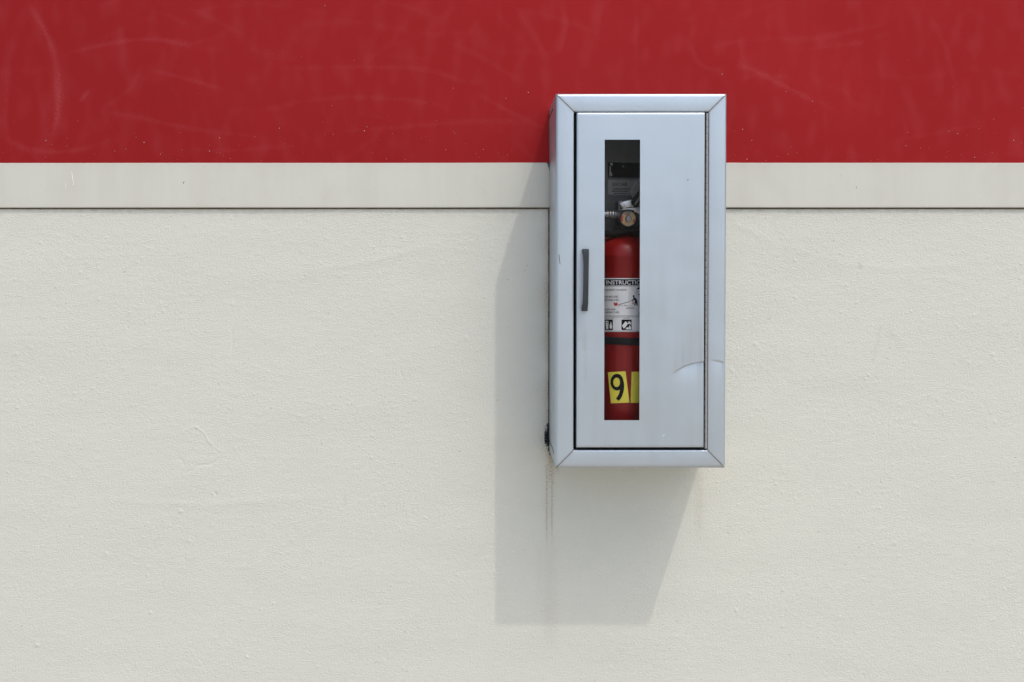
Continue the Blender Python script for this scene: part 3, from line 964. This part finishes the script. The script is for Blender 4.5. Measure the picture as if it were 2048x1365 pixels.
# ================================================================== EXTINGUISHER
RAD = 0.062
AXY = -0.104
axp = at(1256.5, 600, AXY - RAD)
floor_z = (cab_m @ Vector((0, AXY, Z0 + t))).z
EX = Vector((axp.x, AXY, floor_z + 0.001))
ext = root('fire_extinguisher', EX, 'red fire extinguisher with yellow number sticker standing inside the silver cabinet', 'fire extinguisher')
z_sh = at(1256, 512, AXY - RAD).z - EX.z
z_top = z_sh + 0.046
prof = [(RAD * .80, 0.0), (RAD * .96, 0.004), (RAD, 0.012), (RAD, z_sh - 0.002), (RAD + .0004, z_sh - 0.001), (RAD + .0004, z_sh + .001)]
for k in range(1, 13):
    a = math.pi / 2 * k / 12
    rr = RAD * math.cos(a); 
    if rr < 0.019: break
    prof.append((rr, z_sh + 0.001 + 0.043 * math.sin(a)))
prof += [(0.0185, z_top - .001), (0.0185, z_top + 0.003)]
body = lathe('body', prof, (0, 0, 0), (0, 0, 1), 'ext_red', ext, 96, 40)


def cyl(px, py, off):
    y = AXY - RAD
    for _ in range(6):
        p = at(px, py, y)
        d = max(-RAD * .97, min(RAD * .97, p.x - EX.x))
        y = AXY - math.sqrt(RAD * RAD - d * d)
    p = at(px, py, y)
    d = (p.x - EX.x) / RAD
    d = max(-.98, min(.98, d))
    a = math.asin(d)
    rr = RAD + off
    return Vector((EX.x + rr * math.sin(a), AXY - rr * math.cos(a), p.z))


def cpatch(name, x0, x1, y0, y1, off, mat, parent, n=24, skew=0.0):
    pts, fcs = [], []
    for k in range(n + 1):
        x = x0 + (x1 - x0) * k / n
        pts += [(x, y0 + skew * k / n), (x, y1 + skew * k / n)]
    fcs = [(2 * k, 2 * k + 2, 2 * k + 3, 2 * k + 1) for k in range(n)]
    return put(name, pts, fcs, lambda a, b: cyl(a, b, off), mat, parent, EX)


def cpoly(name, pts, off, mat, parent):
    return put(name, pts, [tuple(range(len(pts)))], lambda a, b: cyl(a, b, off), mat, parent, EX)


def ctext(body, x0, y0, x1, y1, parent, mat='ink', bold=0.0, off=0.0007):
    p, f = text_2d(body, x0, y0, x1, y1, bold)
    return put('lettering', p, f, lambda a, b: cyl(a, b, off), mat, parent, EX)


lab = cpatch('instruction_label', 1198, 1314, 556.8, 664.2, 0.0003, 'label', ext, 40)
lab['label'] = 'silver instruction label with black lettering and pictograms'
cpatch('header_band', 1198, 1314, 558.8, 571.2, 0.0005, 'ink', lab, 40)
ctext('INSTRUCTIONS', 1212.6, 561.2, 1297, 569.6, lab, 'label', 0.012, 0.0008)
cpatch('rule_line', 1198, 1314, 572.4, 573.0, 0.0005, 'ink', lab, 30)
ctext('HOLD UPRIGHT.  PULL RING PIN.', 1209.0, 578.4, 1253.5, 582.0, lab)
ctext('START BACK 10 FEET.', 1209.0, 592.2, 1237.5, 595.8, lab)
ctext('AIM AT BASE OF FIRE.', 1209.0, 598.4, 1237.5, 602.0, lab)
ctext('SQUEEZE LEVER.', 1209.0, 617.6, 1231.5, 621.4, lab)
ctext('SWEEP SIDE TO SIDE.', 1209.0, 623.4, 1238.5, 627.0, lab)
ctext('3m', 1248.8, 610.0, 1254.6, 612.8, lab)
ctext('APUNTAR', 1252.5, 615.0, 1268.2, 618.4, lab)
cpatch('rule_line', 1236, 1268, 612.2, 612.6, 0.0005, 'ink', lab, 10)
ln = lambda x0, y0, x1, y1, w: [(x0, y0 - w), (x1, y1 - w), (x1, y1 + w), (x0, y0 + w)]
cpoly('spray_line', ln(1236.5, 609.8, 1262, 602.2, .30), 0.0006, 'ink', lab)
cpoly('spray_line', ln(1236.5, 611.0, 1259, 603.8, .20), 0.0007, 'ink', lab)
cpoly('flame_icon', [(1227, 604.3), (1229, 607), (1230.2, 604.8), (1231.4, 607.2), (1233.5, 604.5), (1234.2, 607.5), (1235.6, 606), (1235, 611.8), (1228.6, 611.8)], .0006, 'inkred', lab)
man = [(1265.2, 592.6), (1266.2, 590.6), (1268.2, 590.6), (1269.0, 592.6), (1268.2, 594.6), (1270.4, 596), (1273.5, 599), (1274.2, 604), (1275.2, 611.5), (1273.2, 611.5),
       (1271.4, 605.5), (1270.4, 611.5), (1268.2, 611.5), (1269.4, 603), (1268.6, 599.6), (1264.6, 602.6), (1261.8, 602.4), (1265.8, 599), (1267, 595.4), (1265.8, 594.8)]
cpoly('figure_icon', man, .0006, 'ink', lab)
cpoly('extinguisher_icon', [(1265, 603.4), (1266.8, 603.4), (1267, 609.2), (1264.8, 609.2)], .0007, 'inkred', lab)
cpoly('hand_icon', [(1271.5, 579.5), (1277, 575), (1284, 574), (1284, 580), (1276, 579)], .0006, 'ink', lab)
cpoly('hand_icon', ln(1270.5, 587, 1276, 582, .4), .0006, 'ink', lab)
cpoly('hand_icon', ln(1276, 589.5, 1284, 588.5, .8), .0006, 'ink', lab)
cpatch('rule_line', 1198, 1314, 631.8, 632.4, 0.0005, 'ink', lab, 30)
cpatch('rule_line', 1198, 1314, 634.2, 634.7, 0.0005, 'ink', lab, 30)
ctext('TRASH WOOD PAPER', 1210, 636.2, 1228, 637.8, lab)
ctext('B LIQUIDS', 1247, 635.8, 1258.2, 638.2, lab)
def rrect(x0, y0, x1, y1, r_):
    out = []
    for cx, cy, a0 in ((x0 + r_, y0 + r_, 180), (x1 - r_, y0 + r_, 270), (x1 - r_, y1 - r_, 0), (x0 + r_, y1 - r_, 90)):
        for k in range(4):
            a = math.radians(a0 + 30 * k); out.append((cx + r_ * math.cos(a), cy + r_ * math.sin(a)))
    return out
cpoly('class_icon', rrect(1209.8, 639.6, 1226, 660.6, 1.6), .0005, 'ink', lab)
cpoly('class_icon', rrect(1243, 639.6, 1263.2, 660.6, 1.6), .0005, 'ink', lab)
wi = lambda pts: cpoly('icon_shape', pts, .0007, 'label', lab)
wi([(1211.6, 646), (1217.4, 646), (1216.6, 658.5), (1212.6, 658.5)]); wi([(1210.8, 643.6), (1213.5, 641.6), (1217.6, 643), (1217.8, 645), (1211, 645)])
wi([(1219.6, 652), (1221, 647), (1222.4, 643), (1223.4, 649), (1224.8, 653), (1224.2, 657.6), (1219.8, 657.6)])
wi([(1244.2, 651.5), (1251, 643), (1256, 647.5), (1249.4, 656.8), (1247, 657.2)])
wi([(1255.5, 649), (1256.4, 642.6), (1258, 645), (1259.4, 641.6), (1260.4, 646), (1262.2, 644.4), (1262, 650), (1259, 648)])
wi([(1250.5, 659), (1254.5, 654.4), (1257, 656), (1259, 650.6), (1262.2, 656), (1261.6, 659.4)])
ctext('PARA', 1276.2, 626.2, 1287, 629.4, lab)
cpatch('rule_line', 1198, 1314, 662.3, 662.9, 0.0005, 'ink', lab, 30)

# black strap round the body
vs, fs = [], []
zs0 = at(1243, 683.5, AXY - RAD).z - EX.z
sg = 72
for (dr, dz) in ((.0002, -.0072), (.0030, -.0066), (.0034, 0), (.0030, .0066), (.0002, .0072)):
    for k in range(sg):
        a = 2 * math.pi * k / sg
        zt = zs0 + dz - 0.0020 * math.sin(a)
        vs.append(((RAD + dr) * math.sin(a), -(RAD + dr) * math.cos(a), zt))
for i in range(4):
    for k in range(sg):
        fs.append((i * sg + k, i * sg + (k + 1) % sg, (i + 1) * sg + (k + 1) % sg, (i + 1) * sg + k))
add_mesh('strap', vs, fs, 'black', ext, 50)

# yellow number stickers
def quad_patch(name, c, mat, off, parent, n=10):
    pts, fcs = [], []
    (ax_, ay), (bx_, by), (cx, cy), (dx_, dy) = c
    for k in range(n + 1):
        s = k / n
        pts += [(ax_ + (bx_ - ax_) * s, ay + (by - ay) * s), (dx_ + (cx - dx_) * s, dy + (cy - dy) * s)]
    fcs = [(2 * k, 2 * k + 2, 2 * k + 3, 2 * k + 1) for k in range(n)]
    return put(name, pts, fcs, lambda a, b: cyl(a, b, off), mat, parent, EX)
st1 = quad_patch('number_sticker', [(1215.8, 745), (1251, 743), (1259, 805.5), (1222, 807)], 'yellow', .0005, ext)
st1['label'] = 'yellow sticker with a black 9'
quad_patch('number_sticker', [(1263.2, 744), (1298, 744), (1298, 806), (1261, 806)], 'yellow', .0005, ext)
# the figure 9: a bowl and a bowed stroke
o9, i9 = [], []
for k in range(28):
    a = 2 * math.pi * k / 28
    o9.append((1234.2 + 12.9 * math.cos(a), 764.6 + 16.8 * math.sin(a))); i9.append((1233.4 + 6.7 * math.cos(a), 765 + 9.4 * math.sin(a)))
put('figure', o9 + i9, [(k, (k + 1) % 28, 28 + (k + 1) % 28, 28 + k) for k in range(28)], lambda a, b: cyl(a, b, .0008), 'ink', st1, EX)
Lp = curve2([(1240.2, 762), (1240.8, 772), (1239.0, 784.5), (1235.6, 792.5), (1231.8, 797.6)], 3); Rp = curve2([(1247.1, 762), (1248.4, 771), (1247.2, 783), (1243.6, 794), (1238, 802.2)], 3)
put('figure', Lp + Rp, [(k, k + 1, len(Lp) + k + 1, len(Lp) + k) for k in range(len(Lp) - 1)], lambda a, b: cyl(a, b, .0009), 'ink', st1, EX)

# ---- valve head
def ap(px, py, y): return at(px, py, y) - EX
nk_c = Vector((0, 0, z_top + .002))
lathe('neck', [(.019, 0), (.021, .002), (.021, .010), (.017, .012), (.017, .030)], nk_c, (0, 0, 1), 'valve', ext, 32)
gc = at(1256.6, 437.8, -0.150) - EX
add_box('valve_block', gc.x - .017, gc.x + .017, -.020, .020, z_top + .024, z_top + .062, 'valve', ext, .003)
gauge = lathe('gauge', [(.0165, .022), (.0165, .004), (.0158, .0012), (.0148, 0.0), (.0140, .0004), (.0138, .0022), (.0001, .0022)], gc, (0, 1, 0), 'valve', ext, 40)
def ring(name, r0, r1, a0, a1, y, mat, n=24):
    vs, fs = [], []
    for k in range(n + 1):
        a = math.radians(a0 + (a1 - a0) * k / n)
        for rr in (r0, r1):
            vs.append((gc.x + rr * math.sin(a), gc.y + y, gc.z + rr * math.cos(a)))
    fs = [(2 * k, 2 * k + 1, 2 * k + 3, 2 * k + 2) for k in range(n)]
    return add_mesh(name, vs, fs, mat, gauge)
ring('dial_face', .0062, .0136, 22, 338, .0018, 'dial', 40)
ring('dial_mark', .0105, .0137, 245, 300, .0014, 'inkred'); ring('dial_mark', .0100, .0135, 95, 125, .0014, 'inkred'); ring('dial_mark', .0085, .0110, 318, 336, .0014, 'inkred'); ring('dial_mark', .0075, .0092, 205, 232, .0014, 'inkred')
lathe('gauge_boss', [(.0064, .002), (.0062, .0004), (.0052, -.0004), (.0040, .0002), (.0016, .0002), (.0013, .0012), (.0001, .0012)], gc, (0, 1, 0), 'steel', gauge, 28)

hc = at(1208, 430, -0.122) - EX
cp = [(.0074, -.040), (.0074, .0040)]
x = .0040
for k in range(4):
    cp += [(.0082, x + .0004), (.0086, x + .0022), (.0082, x + .0040), (.0070, x + .0046)]
    x += .0052
cp += [(.0066, x), (.0066, x + .003), (.0078, x + .0034), (.0078, x + .010), (.006, x + .0105), (.006, x + .03)]
lathe('hose_coupling', cp, hc, (1, 0, 0), 'steel', ext, 28)

Z = lambda u, v: (1140 + u / 6.825, 270 + v / 6.825)        # drawing units of the enlarged valve
def vpoly(name, pts, y, depth, mat, bev=.0008):
    return slab(name, [ap(*Z(*p), y) for p in pts], depth, mat, ext, bev)
carry = vpoly('carry_handle', [(684, 935), (740, 912), (842, 884), (852, 940), (885, 985), (800, 990), (735, 1002), (700, 985)], -.148, .018, 'silver')
riv = at(*Z(726, 966), -.1495) - EX
lathe('rivet', [(.0034, .002), (.0032, .0002), (.0022, -.0008), (.0001, -.0011)], riv, (0, 1, 0), 'silver', carry, 20)
vpoly('lower_bracket', [(702, 1012), (800, 1000), (900, 992), (1010, 980), (1010, 1090), (948, 1086), (905, 1050), (880, 1030), (800, 1018), (715, 1028)], -.146, .016, 'silver')
vpoly('lever', [(838, 905), (880, 850), (1010, 700), (1075, 700), (1010, 850), (930, 975), (888, 990), (846, 950)], -.153, .016, 'black', .0012)
vpoly('lever_rib', [(880, 945), (1000, 760), (1012, 768), (900, 960)], -.1545, .002, 'tag', .0003)
vpoly('hang_tag', [(812, 772), (940, 612), (1075, 470), (1100, 640), (945, 780), (862, 862)], -.128, .0012, 'tag', .0002)
pin = at(*Z(895, 1040), -.149) - EX
lathe('pull_pin', [(.0026, .002), (.0026, -.001), (.0016, -.0012), (.0016, 0), (.0001, 0)], pin, (0, 1, 0), 'silver', ext, 20)
tube('hose', [ap(1330, 470, -.13), ap(1305, 455, -.138), ap(1279, 459, -.142), ap(1250, 463, -.142), ap(1226, 468, -.138), ap(1205, 468, -.128), ap(1190, 468, -.11), ap(1186, 430, -.10)], .0068, 'black', ext)

# ================================================================== GRIME at the cabinet's foot
gvs, gfs = [], []
for k in range(1500):
    py = 877 + rng.normal(0, 19)
    if not 846 < py < 912: continue
    off = abs(rng.exponential(2.8)) * (1 if py < 890 else 0.7) * (0.55 if py < 860 else 1)
    px = 1099.2 - (max(0, py - 885) * -0.35) - min(off, 9.5)
    c = at(px, py, -0.0010 - rng.random() * 0.0020); r_ = rng.uniform(.0005, .0015)
    n0 = len(gvs)
    for d in ((1, 0, 0), (-1, 0, 0), (0, 1, 0), (0, -1, 0), (0, 0, 1), (0, 0, -1)):
        gvs.append(tuple(c + Vector(d) * r_ * rng.uniform(.6, 1.4)))
    for a_, b_, c_ in ((0, 2, 4), (2, 1, 4), (1, 3, 4), (3, 0, 4), (2, 0, 5), (1, 2, 5), (3, 1, 5), (0, 3, 5)):
        gfs.append((n0 + a_, n0 + b_, n0 + c_))
tag(add_mesh('grime_crust', gvs, gfs, 'grime', wall), kind='stuff')
